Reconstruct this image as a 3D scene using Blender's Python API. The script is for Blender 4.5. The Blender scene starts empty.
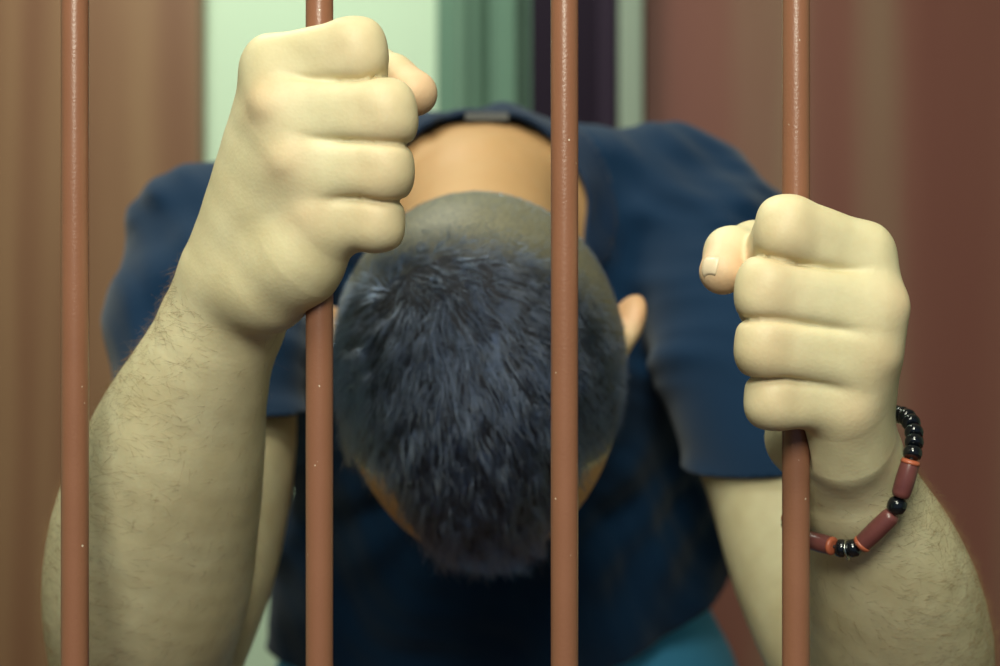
import bpy, bmesh, math, random
import numpy as np
from mathutils import Vector, Matrix

random.seed(7)
RNG = np.random.default_rng(11)
SC = bpy.context.scene
COL = SC.collection
CAM_Z = 1220.0        # camera height above the floor, mm
DCAM = 600.0          # camera to the plane of the bars, mm
FPX = 1470.0          # focal length in pixels of the 1000 px frame

def P(px, py, y):
    """point (mm) seen at pixel px,py lying y mm behind the plane of the bars"""
    d = DCAM + y
    return np.array([(px - 500.0) * d / FPX, y, (333.0 - py) * d / FPX])

def srgb(r, g, b):
    def f(c):
        c /= 255.0
        return c / 12.92 if c <= 0.04045 else ((c + 0.055) / 1.055) ** 2.4
    return (f(r), f(g), f(b), 1.0)

# ------------------------------------------------------------------ distance fields
def smin(a, b, k):
    h = np.maximum(k - np.abs(a - b), 0.0) / k
    return np.minimum(a, b) - h * h * k * 0.25

def smax(a, b, k):
    return -smin(-a, -b, k)

def rcone(a, b, ra, rb):
    a = np.asarray(a, np.float32); b = np.asarray(b, np.float32)
    ba = b - a; L = float(ba @ ba) + 1e-9
    def f(p):
        q = p - a
        t = np.clip((q @ ba) / L, 0, 1)
        return np.sqrt(((q - t[:, None] * ba) ** 2).sum(1)) - (ra + (rb - ra) * t)
    return f

def fcone(a, b, ra, rb, s, ks):
    """tapering finger bone; s = direction in which the fingers lie side by side, along which it is squarer"""
    a = np.asarray(a, np.float32); b = np.asarray(b, np.float32)
    ba = b - a; L = float(ba @ ba) + 1e-9
    ax = ba / math.sqrt(L)
    s = np.asarray(s, np.float32); s = s - ax * (s @ ax); s /= np.linalg.norm(s)
    o = np.cross(ax, s).astype(np.float32)
    e = 2.8
    def f(p):
        q = p - a
        t = np.clip((q @ ba) / L, 0, 1)
        q = q - t[:, None] * ba
        u = np.abs(q @ s) / ks; w = np.abs(q @ o); x = np.abs(q @ ax)
        return ((u ** e + w ** e + 1e-6) ** (2 / e) + x * x) ** 0.5 - (ra + (rb - ra) * t)
    return f

def ball(c, r):
    c = np.asarray(c, np.float32)
    return lambda p: np.sqrt(((p - c) ** 2).sum(1)) - r

def ell(c, r, M=None):
    """ellipsoid; rows of M are its axes"""
    c = np.asarray(c, np.float32); r = np.asarray(r, np.float32)
    M = None if M is None else np.asarray(M, np.float32)
    def f(p):
        q = p - c
        if M is not None:
            q = q @ M.T
        k0 = np.sqrt(((q / r) ** 2).sum(1))
        k1 = np.sqrt(((q / (r * r)) ** 2).sum(1)) + 1e-9
        return k0 * (k0 - 1.0) / k1
    return f

def chain(pts, rs, k=4.0):
    fs = [rcone(pts[i], pts[i + 1], rs[i], rs[i + 1]) for i in range(len(pts) - 1)]
    return union(fs, k)

def union(fs, k):
    def f(p):
        d = fs[0](p)
        for g in fs[1:]:
            d = smin(d, g(p), k)
        return d
    return f

class Comp:
    """distance field with a box: far from the box only the box distance is returned"""
    def __init__(self, f, lo, hi, margin=55.0):
        self.f = f; self.lo = np.asarray(lo, np.float32); self.hi = np.asarray(hi, np.float32); self.m = margin
    def __call__(self, p):
        q = np.maximum(np.maximum(self.lo - p, p - self.hi), 0)
        bd = np.sqrt((q ** 2).sum(1))
        out = bd + 4.0
        m = bd < self.m
        if m.any():
            out[m] = self.f(p[m])
        return out.astype(np.float32)

# ------------------------------------------------------------------ surface nets + refinement
def surface_nets(f, lo, hi, h):
    lo = np.asarray(lo, float); hi = np.asarray(hi, float)
    B = 8
    nb = np.ceil((hi - lo) / (h * B)).astype(int)
    n = nb * B
    V = np.empty(tuple(n), np.float32)
    cs = [lo[i] + (np.arange(nb[i]) + 0.5) * B * h for i in range(3)]
    C = np.stack(np.meshgrid(*cs, indexing='ij'), -1).reshape(-1, 3).astype(np.float32)
    dc = f(C)
    V[:] = np.repeat(np.repeat(np.repeat(dc.reshape(nb), B, 0), B, 1), B, 2)
    act = np.argwhere(np.abs(dc.reshape(nb)) < B * h * 0.9 + 14)
    off = np.stack(np.meshgrid(*[np.arange(B)] * 3, indexing='ij'), -1).reshape(-1, 3)
    for s in range(0, len(act), 1500):
        a = act[s:s + 1500]
        idx = (a[:, None, :] * B + off[None]).reshape(-1, 3)
        V[idx[:, 0], idx[:, 1], idx[:, 2]] = f((lo + idx * h).astype(np.float32))
    S = V < 0
    c = [slice(0, -1), slice(1, None)]
    cnt = sum(S[c[i], c[j], c[k]].astype(np.int8) for i in (0, 1) for j in (0, 1) for k in (0, 1))
    cell = (cnt > 0) & (cnt < 8)
    ci = np.argwhere(cell)
    ids = -np.ones(cell.shape, np.int64)
    ids[cell] = np.arange(len(ci))
    acc = np.zeros((len(ci), 3)); num = np.zeros(len(ci))
    corners = [np.array(t) for t in [(0,0,0),(1,0,0),(0,1,0),(0,0,1),(1,1,0),(1,0,1),(0,1,1),(1,1,1)]]
    for i in range(8):
        for j in range(i + 1, 8):
            A, Bc = corners[i], corners[j]
            if np.abs(A - Bc).sum() != 1:
                continue
            ia = ci + A; ib = ci + Bc
            va = V[ia[:, 0], ia[:, 1], ia[:, 2]]; vb = V[ib[:, 0], ib[:, 1], ib[:, 2]]
            m = (va < 0) != (vb < 0)
            t = np.where(m, va / (va - vb + 1e-12), 0)
            pt = A + t[:, None] * (Bc - A)
            acc[m] += pt[m]; num[m] += 1
    verts = lo + (ci + acc / num[:, None]) * h
    quads = []
    for ax in range(3):
        u, v = (ax + 1) % 3, (ax + 2) % 3
        sl0 = [slice(1, -1)] * 3; sl1 = [slice(1, -1)] * 3
        sl0[ax] = slice(0, -1); sl1[ax] = slice(1, None)
        a = S[tuple(sl0)]; b = S[tuple(sl1)]
        for flip in (False, True):
            m = (a & ~b) if not flip else (~a & b)
            e = np.argwhere(m)
            if not len(e):
                continue
            base = e.copy()
            base[:, u] += 1; base[:, v] += 1
            def cid(du, dv):
                q = base.copy(); q[:, u] -= du; q[:, v] -= dv
                return ids[q[:, 0], q[:, 1], q[:, 2]]
            qd = np.stack([cid(1, 1), cid(0, 1), cid(0, 0), cid(1, 0)], 1)
            if flip:
                qd = qd[:, ::-1]
            quads.append(qd)
    quads = np.concatenate(quads)
    quads = quads[(quads >= 0).all(1)]
    return verts.astype(np.float32), quads

def keep_largest(v, t):
    """drops stray islands"""
    lab = np.arange(len(v))
    while True:
        m = lab[t].min(1)
        new = lab.copy()
        for k in range(t.shape[1]):
            np.minimum.at(new, t[:, k], m)
        new = new[new]
        if (new == lab).all():
            break
        lab = new
    root, cnt = np.unique(lab, return_counts=True)
    keep = lab == root[cnt.argmax()]
    mp = np.cumsum(keep) - 1
    t = t[keep[t[:, 0]]]
    return v[keep], mp[t]

def refine(v, t, need):
    """splits every edge for which need(midpoint, length) holds"""
    e = np.sort(np.concatenate([t[:, [0, 1]], t[:, [1, 2]], t[:, [2, 0]]]), 1)
    ue, inv = np.unique(e, axis=0, return_inverse=True)
    inv = inv.reshape(3, -1).T
    mid = (v[ue[:, 0]] + v[ue[:, 1]]) / 2
    L = np.sqrt(((v[ue[:, 0]] - v[ue[:, 1]]) ** 2).sum(1))
    mark = need(mid, L)
    nid = -np.ones(len(ue), np.int64)
    nid[mark] = len(v) + np.arange(mark.sum())
    V = np.concatenate([v, mid[mark]])
    M = nid[inv]
    n = (M >= 0).sum(1)
    out = [t[n == 0]]
    a = n == 3
    if a.any():
        T, Q = t[a], M[a]
        out += [np.stack([T[:, 0], Q[:, 0], Q[:, 2]], 1), np.stack([T[:, 1], Q[:, 1], Q[:, 0]], 1),
                np.stack([T[:, 2], Q[:, 2], Q[:, 1]], 1), Q]
    for r in range(3):
        T = np.roll(t, -r, 1); Q = np.roll(M, -r, 1)
        a = (n == 1) & (Q[:, 0] >= 0)
        if a.any():
            out += [np.stack([T[a, 0], Q[a, 0], T[a, 2]], 1), np.stack([Q[a, 0], T[a, 1], T[a, 2]], 1)]
        a = (n == 2) & (Q[:, 2] < 0)
        if a.any():
            out += [np.stack([T[a, 0], Q[a, 0], T[a, 2]], 1), np.stack([Q[a, 0], Q[a, 1], T[a, 2]], 1),
                    np.stack([Q[a, 0], T[a, 1], Q[a, 1]], 1)]
    return V.astype(np.float32), np.concatenate(out)

def grad(f, p, e=0.35):
    k = np.array([[1, -1, -1], [-1, -1, 1], [-1, 1, -1], [1, 1, 1]], np.float32)
    g = 0
    for q in k:
        g = g + q[None] * f(p + q * np.float32(e))[:, None]
    return g / (4 * e)

def project(f, v, it=2):
    for _ in range(it):
        d = f(v)
        g = grad(f, v)
        g2 = (g * g).sum(1) + 1e-3
        step = (d / g2)[:, None] * g
        n = np.sqrt((step ** 2).sum(1))[:, None]
        v = v - step * np.minimum(1.0, 2.5 / (n + 1e-9))
    return v.astype(np.float32)

def relax(v, t, lam=0.5, w=None):
    n = len(v)
    e = np.concatenate([t[:, [i, (i + 1) % t.shape[1]]] for i in range(t.shape[1])])
    e = np.concatenate([e, e[:, ::-1]])
    c = np.bincount(e[:, 0], minlength=n).astype(np.float32)
    s = np.stack([np.bincount(e[:, 0], v[e[:, 1], k], minlength=n) for k in range(3)], 1)
    m = s / np.maximum(c, 1)[:, None]
    l = lam if w is None else (lam * w)[:, None]
    return np.where(c[:, None] > 0, v + l * (m - v), v).astype(np.float32)

def W(p):
    """model millimetres to world metres"""
    p = np.asarray(p, float)
    return (p + np.array([0, 0, CAM_Z])) * 0.001

# ------------------------------------------------------------------ object helpers
def mesh_obj(name, v, f, mat, parent=None, smooth=True, world=True):
    me = bpy.data.meshes.new(name)
    v = W(v) if world else np.asarray(v, float)
    f = np.asarray(f)
    me.vertices.add(len(v)); me.vertices.foreach_set('co', v.astype(np.float32).ravel())
    k = f.shape[1]
    me.loops.add(f.size); me.loops.foreach_set('vertex_index', f.astype(np.int32).ravel())
    me.polygons.add(len(f))
    me.polygons.foreach_set('loop_start', np.arange(0, f.size, k, dtype=np.int32))
    me.update(calc_edges=True); me.validate()
    if smooth:
        me.polygons.foreach_set('use_smooth', np.ones(len(me.polygons), bool))
    o = bpy.data.objects.new(name, me); COL.objects.link(o)
    if mat: me.materials.append(mat)
    if parent: o.parent = parent
    return o

def bm_obj(name, bm, mat, parent=None, smooth=False):
    me = bpy.data.meshes.new(name)
    bm.normal_update(); bm.to_mesh(me); bm.free()
    if smooth:
        for p in me.polygons: p.use_smooth = True
    o = bpy.data.objects.new(name, me); COL.objects.link(o)
    if mat: me.materials.append(mat)
    if parent: o.parent = parent
    return o

def tag(o, label=None, cat=None, group=None, kind=None):
    if label: o['label'] = label
    if cat: o['category'] = cat
    if group: o['group'] = group
    if kind: o['kind'] = kind
    return o

def empty(name, loc):
    o = bpy.data.objects.new(name, None); COL.objects.link(o); o.location = loc
    return o

def box_bm(lo, hi, bev=0.0, seg=2):
    bm = bmesh.new()
    bmesh.ops.create_cube(bm, size=1)
    lo = Vector(lo); hi = Vector(hi)
    for v in bm.verts:
        v.co = Vector(((lo[i] + hi[i]) / 2 + v.co[i] * (hi[i] - lo[i])) for i in range(3))
    if bev:
        bmesh.ops.bevel(bm, geom=bm.edges[:], offset=bev, segments=seg, affect='EDGES', profile=0.6)
    return bm

# ------------------------------------------------------------------ materials
class NT:
    def __init__(self, name):
        self.m = bpy.data.materials.new(name); self.m.use_nodes = True
        self.t = self.m.node_tree; self.n = self.t.nodes; self.l = self.t.links
        self.b = self.n['Principled BSDF']
    def add(self, typ, **kw):
        nd = self.n.new(typ)
        for k, v in kw.items():
            if k.startswith('i_'):
                nd.inputs[k[2:].replace('_', ' ')].default_value = v
            else:
                setattr(nd, k, v)
        return nd
    def link(self, a, b): self.l.new(a, b)
    def coords(self, scale=(1, 1, 1), off=0.0):
        tc = self.add('ShaderNodeTexCoord'); mp = self.add('ShaderNodeMapping')
        mp.inputs['Scale'].default_value = scale; mp.inputs['Location'].default_value = (off, 0, 0)
        self.link(tc.outputs['Object'], mp.inputs['Vector'])
        return mp.outputs['Vector']
    def noise(self, scale, detail=3, vec=None, rough=0.55):
        nd = self.add('ShaderNodeTexNoise'); nd.inputs['Scale'].default_value = scale
        nd.inputs['Detail'].default_value = detail; nd.inputs['Roughness'].default_value = rough
        if vec is not None: self.link(vec, nd.inputs['Vector'])
        return nd.outputs['Fac']
    def ramp(self, fac, stops):
        r = self.add('ShaderNodeValToRGB'); e = r.color_ramp.elements
        while len(e) < len(stops): e.new(0.5)
        for k, (p, c) in enumerate(stops):
            e[k].position = p; e[k].color = c
        self.link(fac, r.inputs['Fac'])
        return r.outputs['Color']
    def mix(self, fac, a, b, mode='MIX'):
        m = self.add('ShaderNodeMix', data_type='RGBA', blend_type=mode)
        for s, v in ((m.inputs[0], fac), (m.inputs[6], a), (m.inputs[7], b)):
            if hasattr(v, 'is_linked') or hasattr(v, 'links'):
                self.link(v, s)
            else:
                s.default_value = v
        return m.outputs[2]
    def math(self, op, a, b=0.0):
        m = self.add('ShaderNodeMath', operation=op)
        for s, v in zip(m.inputs, (a, b)):
            if hasattr(v, 'links'): self.link(v, s)
            else: s.default_value = v
        return m.outputs[0]
    def attr(self, name):
        a = self.add('ShaderNodeAttribute'); a.attribute_name = name
        return a.outputs['Fac']
    def bump(self, h, strength, dist, prev=None):
        b = self.add('ShaderNodeBump'); b.inputs['Strength'].default_value = strength
        b.inputs['Distance'].default_value = dist
        self.link(h, b.inputs['Height'])
        if prev is not None: self.link(prev, b.inputs['Normal'])
        self.link(b.outputs['Normal'], self.b.inputs['Normal'])
        return b.outputs['Normal']
    def set(self, **kw):
        for k, v in kw.items():
            s = self.b.inputs[k.replace('_', ' ')]
            if hasattr(v, 'links'): self.link(v, s)
            else: s.default_value = v

def mat_skin():
    t = NT('skin')
    co = t.coords()
    n1 = t.noise(38, 4, co); n2 = t.noise(260, 3, co)
    base = t.ramp(n1, [(0.3, srgb(201, 189, 150)), (0.55, srgb(212, 202, 164)), (0.75, srgb(220, 212, 175))])
    base = t.mix(t.math('MULTIPLY', n2, 0.14), base, srgb(196, 166, 126))
    base = t.mix(t.math('MULTIPLY', t.attr('flush'), 0.55), base, srgb(222, 150, 118))
    base = t.mix(t.math('MULTIPLY', t.attr('tan'), 0.85), base, srgb(192, 142, 92))
    st = t.noise(900, 2, co)
    stc = t.ramp(st, [(0.35, srgb(52, 54, 50)), (0.7, srgb(128, 122, 98))])
    base = t.mix(t.math('MULTIPLY', t.attr('stubble'), 0.9), base, stc)
    base = t.mix(t.math('MULTIPLY', t.attr('hairlen'), 0.85), base, srgb(34, 36, 44))
    t.set(Base_Color=base, Roughness=0.52, Subsurface_Weight=0.12, Subsurface_Scale=0.006)
    t.b.inputs['Subsurface Radius'].default_value = (1.0, 0.45, 0.25)
    t.b.inputs['Specular IOR Level'].default_value = 0.35
    v = t.add('ShaderNodeTexVoronoi'); v.inputs['Scale'].default_value = 620; t.link(co, v.inputs['Vector'])
    b1 = t.bump(v.outputs['Distance'], 0.10, 0.0005)
    t.bump(t.noise(130, 5, co, 0.6), 0.13, 0.001, b1)
    return t.m

def mat_simple(name, col, rough=0.5, spec=0.5, bump=None, var=None, metal=0.0):
    t = NT(name); co = t.coords()
    c = col
    if var:
        c = t.mix(t.noise(var[0], 4, co), col, var[1])
    t.set(Base_Color=c, Roughness=rough, Metallic=metal)
    t.b.inputs['Specular IOR Level'].default_value = spec
    if bump: t.bump(t.noise(bump[0], 4, co), bump[1], bump[2])
    return t.m

def mat_bar():
    t = NT('brown_bar_paint'); co = t.coords()
    c = t.mix(t.noise(30, 4, co), srgb(144, 98, 75), srgb(132, 88, 66))
    v = t.add('ShaderNodeTexVoronoi'); v.inputs['Scale'].default_value = 150; t.link(co, v.inputs['Vector'])
    sp = t.math('LESS_THAN', v.outputs['Distance'], 0.07)
    gate = t.math('GREATER_THAN', t.noise(420, 1, co), 0.56)
    sp = t.math('MULTIPLY', sp, gate)
    c = t.mix(sp, c, srgb(215, 200, 180))
    t.set(Base_Color=c, Roughness=0.29)
    t.b.inputs['Specular IOR Level'].default_value = 0.5
    b = t.bump(t.noise(900, 3, co), 0.3, 0.0004)
    return t.m

def mat_wood(name, a, b, c, scale=5.0, rough=0.42, off=0.0):
    t = NT(name); co = t.coords((scale, scale, scale * 0.09), off)
    n = t.noise(1.6, 6, co, 0.62)
    wv = t.add('ShaderNodeTexWave', wave_type='BANDS', bands_direction='X')
    wv.inputs['Scale'].default_value = 0.9; wv.inputs['Distortion'].default_value = 9
    wv.inputs['Detail'].default_value = 3; t.link(co, wv.inputs['Vector'])
    f = t.math('ADD', t.math('MULTIPLY', n, 0.75), t.math('MULTIPLY', wv.outputs['Fac'], 0.25))
    t.set(Base_Color=t.ramp(f, [(0.3, a), (0.52, b), (0.72, c)]), Roughness=rough)
    t.b.inputs['Specular IOR Level'].default_value = 0.35
    t.bump(f, 0.1, 0.001)
    return t.m

def mat_cloth(name, a, b, weave=1400, rough=0.9):
    t = NT(name); co = t.coords()
    t.set(Base_Color=t.mix(t.noise(14, 4, co), a, b), Roughness=rough)
    t.b.inputs['Specular IOR Level'].default_value = 0.2
    t.b.inputs['Sheen Weight'].default_value = 0.12
    t.bump(t.noise(weave, 2, co), 0.25, 0.0006)
    return t.m

M_SKIN = mat_skin()
M_BAR = mat_bar()
M_SHIRT = mat_cloth('navy_cotton', srgb(4, 36, 64), srgb(6, 43, 74))
M_RIB = mat_cloth('navy_rib', srgb(12, 34, 60), srgb(16, 40, 68))
M_JEANS = mat_cloth('blue_denim', srgb(70, 156, 206), srgb(86, 174, 220), 900)
M_SHOE = mat_simple('black_leather', srgb(30, 28, 30), 0.4)
M_LABEL = mat_simple('grey_label', srgb(92, 92, 90), 0.8)
M_NAIL = mat_simple('nail', srgb(226, 206, 176), 0.3, 0.5)
def mat_hair(name, col, rough=0.35, spec=0.6):
    t = NT(name)
    t.set(Base_Color=col, Roughness=rough)
    t.b.inputs['Specular IOR Level'].default_value = spec
    return t.m
def mat_strand(name, col, rough):
    t = NT(name)
    h = t.add('ShaderNodeBsdfHairPrincipled'); h.parametrization = 'COLOR'
    h.inputs['Color'].default_value = col; h.inputs['Roughness'].default_value = rough
    h.inputs['Radial Roughness'].default_value = 0.35
    hi = t.add('ShaderNodeHairInfo')
    t.link(t.mix(hi.outputs['Random'], col, tuple(min(1, c * 4.0) for c in col[:3]) + (1,)), h.inputs['Color'])
    t.link(h.outputs[0], t.n['Material Output'].inputs['Surface'])
    return t.m
M_HAIR = mat_strand('dark_hair', (0.011, 0.017, 0.037, 1), 0.2)
M_SCALP = mat_simple('dark_hair_mass', srgb(26, 27, 36), 0.6, 0.3, bump=(500, 0.6, 0.003))
M_ARMHAIR = mat_hair('arm_hair', srgb(122, 94, 64), 0.5, 0.3)

# ================================================================== THE MAN
BARX = [(75 - 500) * DCAM / FPX, (319.5 - 500) * DCAM / FPX, (564.5 - 500) * DCAM / FPX, (796 - 500) * DCAM / FPX]
BAR_R = 5.6

def carve_bar(f, bx):
    def g(p):
        d = f(p)
        c = np.sqrt((p[:, 0] - bx) ** 2 + p[:, 1] ** 2) - (BAR_R + 0.5)
        return smax(d, -c, 1.0)
    return g

# ---- his right hand (left in the picture), closed on the second bar
def hand(fingers, meta, thumb, flesh, bumps, bx, lo, hi):
    fs = []
    up = P(*fingers[0][0][1]) - P(*fingers[3][0][1])
    for pts, rs in fingers:
        w = [P(*q) for q in pts]
        fs.append(union([fcone(w[i], w[i + 1], rs[i], rs[i + 1], up, 1.17) for i in range(3)], 3.0))
    def d_f(p):
        ds = [g(p) for g in fs]
        d = ds[0]
        for g in ds[1:]: d = smin(d, g, 0.8)
        for a, b in zip(ds[:-1], ds[1:]):      # the tight crease where two fingers press together
            d = d + 1.3 * np.exp(-((a - b) / 1.7) ** 2) * np.exp(-(np.minimum(a, b) / 4.0) ** 2)
        return d
    d_m = union([chain([P(*q) for q in pts], rs, 8) for pts, rs in meta], 12.0)
    d_x = union([chain([P(*q) for q in pts], rs, 8) for pts, rs in flesh], 10.0)
    d_t = chain([P(*q) for q in thumb[0]], thumb[1], 4.0)
    bl = [ball(P(*q), r) for q, r in bumps]
    def f(p):
        m = smin(d_m(p), d_x(p), 9.0)
        for b in bl:
            m = smin(m, b(p), 6.0)
        d = smin(d_f(p), m, 4.0)
        return smin(d, d_t(p), 2.0)
    return Comp(carve_bar(f, bx), lo, hi)

HR_FINGERS = [
    ([(276, 71, -12), (357, 53, -22), (357, 68, 6), (338, 64, 17)], [11.8, 11.6, 10.0, 8.0]),
    ([(290, 113, -18), (386, 115, -25), (377, 122, 8), (338, 122, 17)], [11.4, 11.8, 10.2, 8.2]),
    ([(305, 165, -18), (384, 169, -23), (375, 172, 8), (336, 170, 17)], [11.0, 11.2, 10.0, 8.0]),
    ([(325, 213, -14), (377, 221, -18), (369, 222, 8), (338, 220, 15)], [10.2, 10.4, 9.0, 7.5]),
]
HR_META = [
    ([(314, 63, -15), (275, 71, -11), (227, 262, 18)], [9.6, 12.2, 16.5]),
    ([(330, 113, -19), (286, 112, -18), (240, 270, 14)], [9.9, 12.2, 16.5]),
    ([(345, 167, -18.5), (300, 164, -18), (252, 278, 12)], [9.5, 11.8, 16]),
    ([(350, 218, -14.5), (320, 213, -14), (262, 285, 10)], [9.0, 11, 15.5]),
]
HR_THUMB = ([(250, 245, 26), (300, 120, 38), (375, 74, 26), (392, 80, 14), (414, 93, 5)], [15, 13, 11.0, 10.2, 9.6])
HR_FLESH = [
    ([(326, 236, -12), (300, 262, -6), (268, 290, 4)], [12.5, 16.5, 17.5]),
    ([(262, 150, 22), (245, 260, 26)], [16, 18]),
    ([(370, 84, -17), (350, 84, -16)], [7.5, 7.0]),
    ([(232, 288, 22), (228, 312, 32)], [21, 23.0]),
]
HR_BUMPS = [((270, 105, -24), 5), ((290, 160, -24), 4.5), ((312, 214, -19), 4.5)]
HAND_R = hand(HR_FINGERS, HR_META, HR_THUMB, HR_FLESH, HR_BUMPS, BARX[1],
              P(165, 340, -10) - [5, 30, 10], P(440, 10, -10) + [5, 75, 5])

# ---- his left hand (right in the picture), closed on the fourth bar
HL_FINGERS = [
    ([(858, 256, -12), (786, 230, -22), (771, 258, 2), (782, 262, 16)], [11.6, 11.6, 10.4, 8.0]),
    ([(868, 309, -17), (766, 291, -23), (765, 300, 8), (790, 302, 17)], [11.6, 11.6, 10.2, 8.2]),
    ([(858, 356, -17), (764, 345, -23), (766, 350, 8), (790, 352, 17)], [11, 11.0, 10.0, 8.0]),
    ([(840, 399, -13), (772, 398, -18), (776, 400, 8), (795, 400, 15)], [10, 10.3, 9.0, 7.5]),
]
HL_META = [
    ([(828, 245, -14.5), (861, 258, -11), (843, 440, 22)], [9.6, 12.2, 14.5]),
    ([(826, 304, -18.5), (872, 310, -16), (844, 446, 18)], [9.9, 12.4, 15]),
    ([(818, 354, -18.5), (863, 357, -16), (844, 450, 15)], [9.4, 11.8, 15]),
    ([(806, 399, -14), (845, 400, -12), (846, 452, 14)], [8.8, 10.8, 14.8]),
]
HL_THUMB = ([(842, 420, 30), (800, 290, 38), (754, 250, 28), (731, 253, 12), (723, 271, 2)], [15, 13, 11.8, 10.6, 9.6])
HL_FLESH = [
    ([(840, 418, -10), (846, 452, 2)], [12.5, 16.0]),
    ([(828, 330, 30), (806, 438, 28)], [14, 17.5]),
    ([(776, 262, -17), (794, 263, -16)], [7.5, 7.0]),
    ([(848, 460, 20), (854, 485, 27)], [19, 21]),
]
HL_BUMPS = [((889, 304, -20), 5), ((875, 356, -20), 4.5), ((852, 407, -17), 4.5)]
HAND_L = hand(HL_FINGERS, HL_META, HL_THUMB, HL_FLESH, HL_BUMPS, BARX[3],
              P(695, 510, -10) - [5, 30, 10], P(925, 190, -10) + [10, 75, 5])

# ---- arms
FR = [(230, 305, 31, 23), (213, 345, 36, 26.5), (192, 400, 53, 33), (176, 450, 70, 40), (158, 520, 97, 47.5), (148, 585, 122, 50), (142, 645, 150, 46), (146, 690, 172, 42)]
FL = [(853, 475, 26, 21), (870, 520, 42, 28.5), (884, 570, 64, 36.5), (893, 620, 92, 43), (896, 668, 120, 46), (900, 735, 165, 43)]
def pts4(L): return [P(*q[:3]) for q in L], [q[3] for q in L]
def tube(pts, rs, sub=10):
    """limb along a smooth curve through the points, with smoothly changing girth"""
    X = np.concatenate([np.array(pts, float), np.array(rs, float)[:, None]], 1)
    X = np.concatenate([2 * X[:1] - X[1:2], X, 2 * X[-1:] - X[-2:-1]])
    out = []
    for i in range(1, len(X) - 2):
        p0, p1, p2, p3 = X[i - 1], X[i], X[i + 1], X[i + 2]
        for k in range(sub):
            u = k / sub
            out.append(.5 * ((2 * p1) + (p2 - p0) * u + (2 * p0 - 5 * p1 + 4 * p2 - p3) * u * u + (3 * p1 - p0 - 3 * p2 + p3) * u ** 3))
    out.append(X[-2])
    fs = [rcone(a[:3], b[:3], a[3], b[3]) for a, b in zip(out[:-1], out[1:])]
    def f(p):
        d = fs[0](p)
        for g in fs[1:]: d = np.minimum(d, g(p))
        return d
    return f
def arm_comp(L, k):
    p, r = pts4(L)
    a = np.array(p); R = max(r)
    return Comp(tube(p, r), a.min(0) - R, a.max(0) + R)
FORE_R = arm_comp(FR, 10); FORE_L = arm_comp(FL, 10)
UR = [(212, 255, 350, 50), (208, 330, 318, 51), (211, 440, 268, 50), (194, 560, 220, 46), (150, 690, 174, 41)]
UL = [(706, 268, 420, 50), (745, 370, 350, 51), (782, 470, 300, 48), (812, 570, 252, 46), (850, 660, 210, 43), (900, 735, 168, 41)]
UP_R = arm_comp(UR, 20); UP_L = arm_comp(UL, 20)

# ---- torso
lean = math.radians(25)
TM = np.array([[1, 0, 0], [0, math.cos(lean), math.sin(lean)], [0, -math.sin(lean), math.cos(lean)]])
f_torso = union([
    ell((-8, 500, -30), (158, 108, 185), TM),
    ell((-2, 575, -220), (152, 104, 150), TM),
    ell((5, 612, -330), (168, 115, 115)),
    rcone((-12, 465, 80), (120, 478, 90), 54, 46), rcone((120, 478, 90), (158, 440, 60), 46, 48),
    rcone((-12, 465, 80), (-128, 440, 86), 54, 46), rcone((-128, 440, 86), (-180, 372, 56), 46, 49),
], 40)
TORSO = Comp(f_torso, (-245, 360, -450), (215, 740, 150), 70)

# ---- head, hanging: crown towards the bars, face towards the floor
tt = math.radians(14)
HC = P(480, 378, 205)
H_r = np.array([1, 0, 0.03]); H_r /= np.linalg.norm(H_r)
H_u = np.array([0.02, -math.cos(tt), -math.sin(tt)]); H_u -= H_r * (H_u @ H_r); H_u /= np.linalg.norm(H_u)
H_f = np.cross(H_u, H_r)       # forward = away from the nape
if H_f[2] > 0: H_f = -H_f
HM = np.stack([H_r, H_f, H_u])
def H(r, f, u): return HC + r * H_r + f * H_f + u * H_u
def rotm(ax, a):
    return np.array(Matrix.Rotation(a, 3, ax))
def head_sdf():
    base = union([
        ell(H(0, -10, 0), (79.5, 92, 82), HM),
        ell(H(0, 40, -12), (60, 66, 64), HM),
        ell(H(0, 30, -55), (58, 58, 66), HM),
    ], 30)
    jaw = union([rcone(H(-50, 0, -75), H(-20, 62, -108), 20, 18), rcone(H(50, 0, -75), H(20, 62, -108), 20, 18),
                 rcone(H(-14, 68, -108), H(14, 68, -108), 18, 18)], 12)
    nose = union([rcone(H(0, 86, -42), H(0, 103, -72), 8, 10), ball(H(-10, 94, -74), 7), ball(H(10, 94, -74), 7)], 7)
    brow = rcone(H(-34, 76, -24), H(34, 76, -24), 11, 11)
    cheeks = union([ball(H(-38, 62, -62), 20), ball(H(38, 62, -62), 20)], 5)
    sock = union([ball(H(-31, 97, -42), 16), ball(H(31, 97, -42), 16)], 2)
    eyes = union([ball(H(-31, 74, -42), 13), ball(H(31, 74, -42), 13)], 2)
    lips = union([ell(H(0, 84, -90), (23, 8, 5), HM), ell(H(0, 83, -98), (20, 8, 6), HM)], 1.5)
    ears = []
    for s in (-1, 1):
        ca, sa = math.cos(math.radians(32)), math.sin(math.radians(32))
        Me = np.stack([ca * H_r + s * sa * H_f, ca * H_f - s * sa * H_r, H_u])
        c = H(s * 80 + 1, -16, -34)
        rim = ell(c, (8.5, 22, 32), Me)
        hol = ell(c + s * 6 * Me[0] + 2 * Me[1], (6, 13, 23), Me)
        ears.append((rim, hol))
    def f(p):
        d = smin(base(p), jaw(p), 18)
        d = smin(d, brow(p), 12); d = smin(d, cheeks(p), 18)
        d = smax(d, -sock(p), 8)
        d = smin(d, eyes(p), 3); d = smin(d, nose(p), 7); d = smin(d, lips(p), 4)
        for rim, hol in ears:
            d = smin(d, smax(rim(p), -hol(p), 3), 5)
        return d
    return f
HEAD = Comp(head_sdf(), HC - [125, 110, 150], HC + [125, 190, 130])
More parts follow.
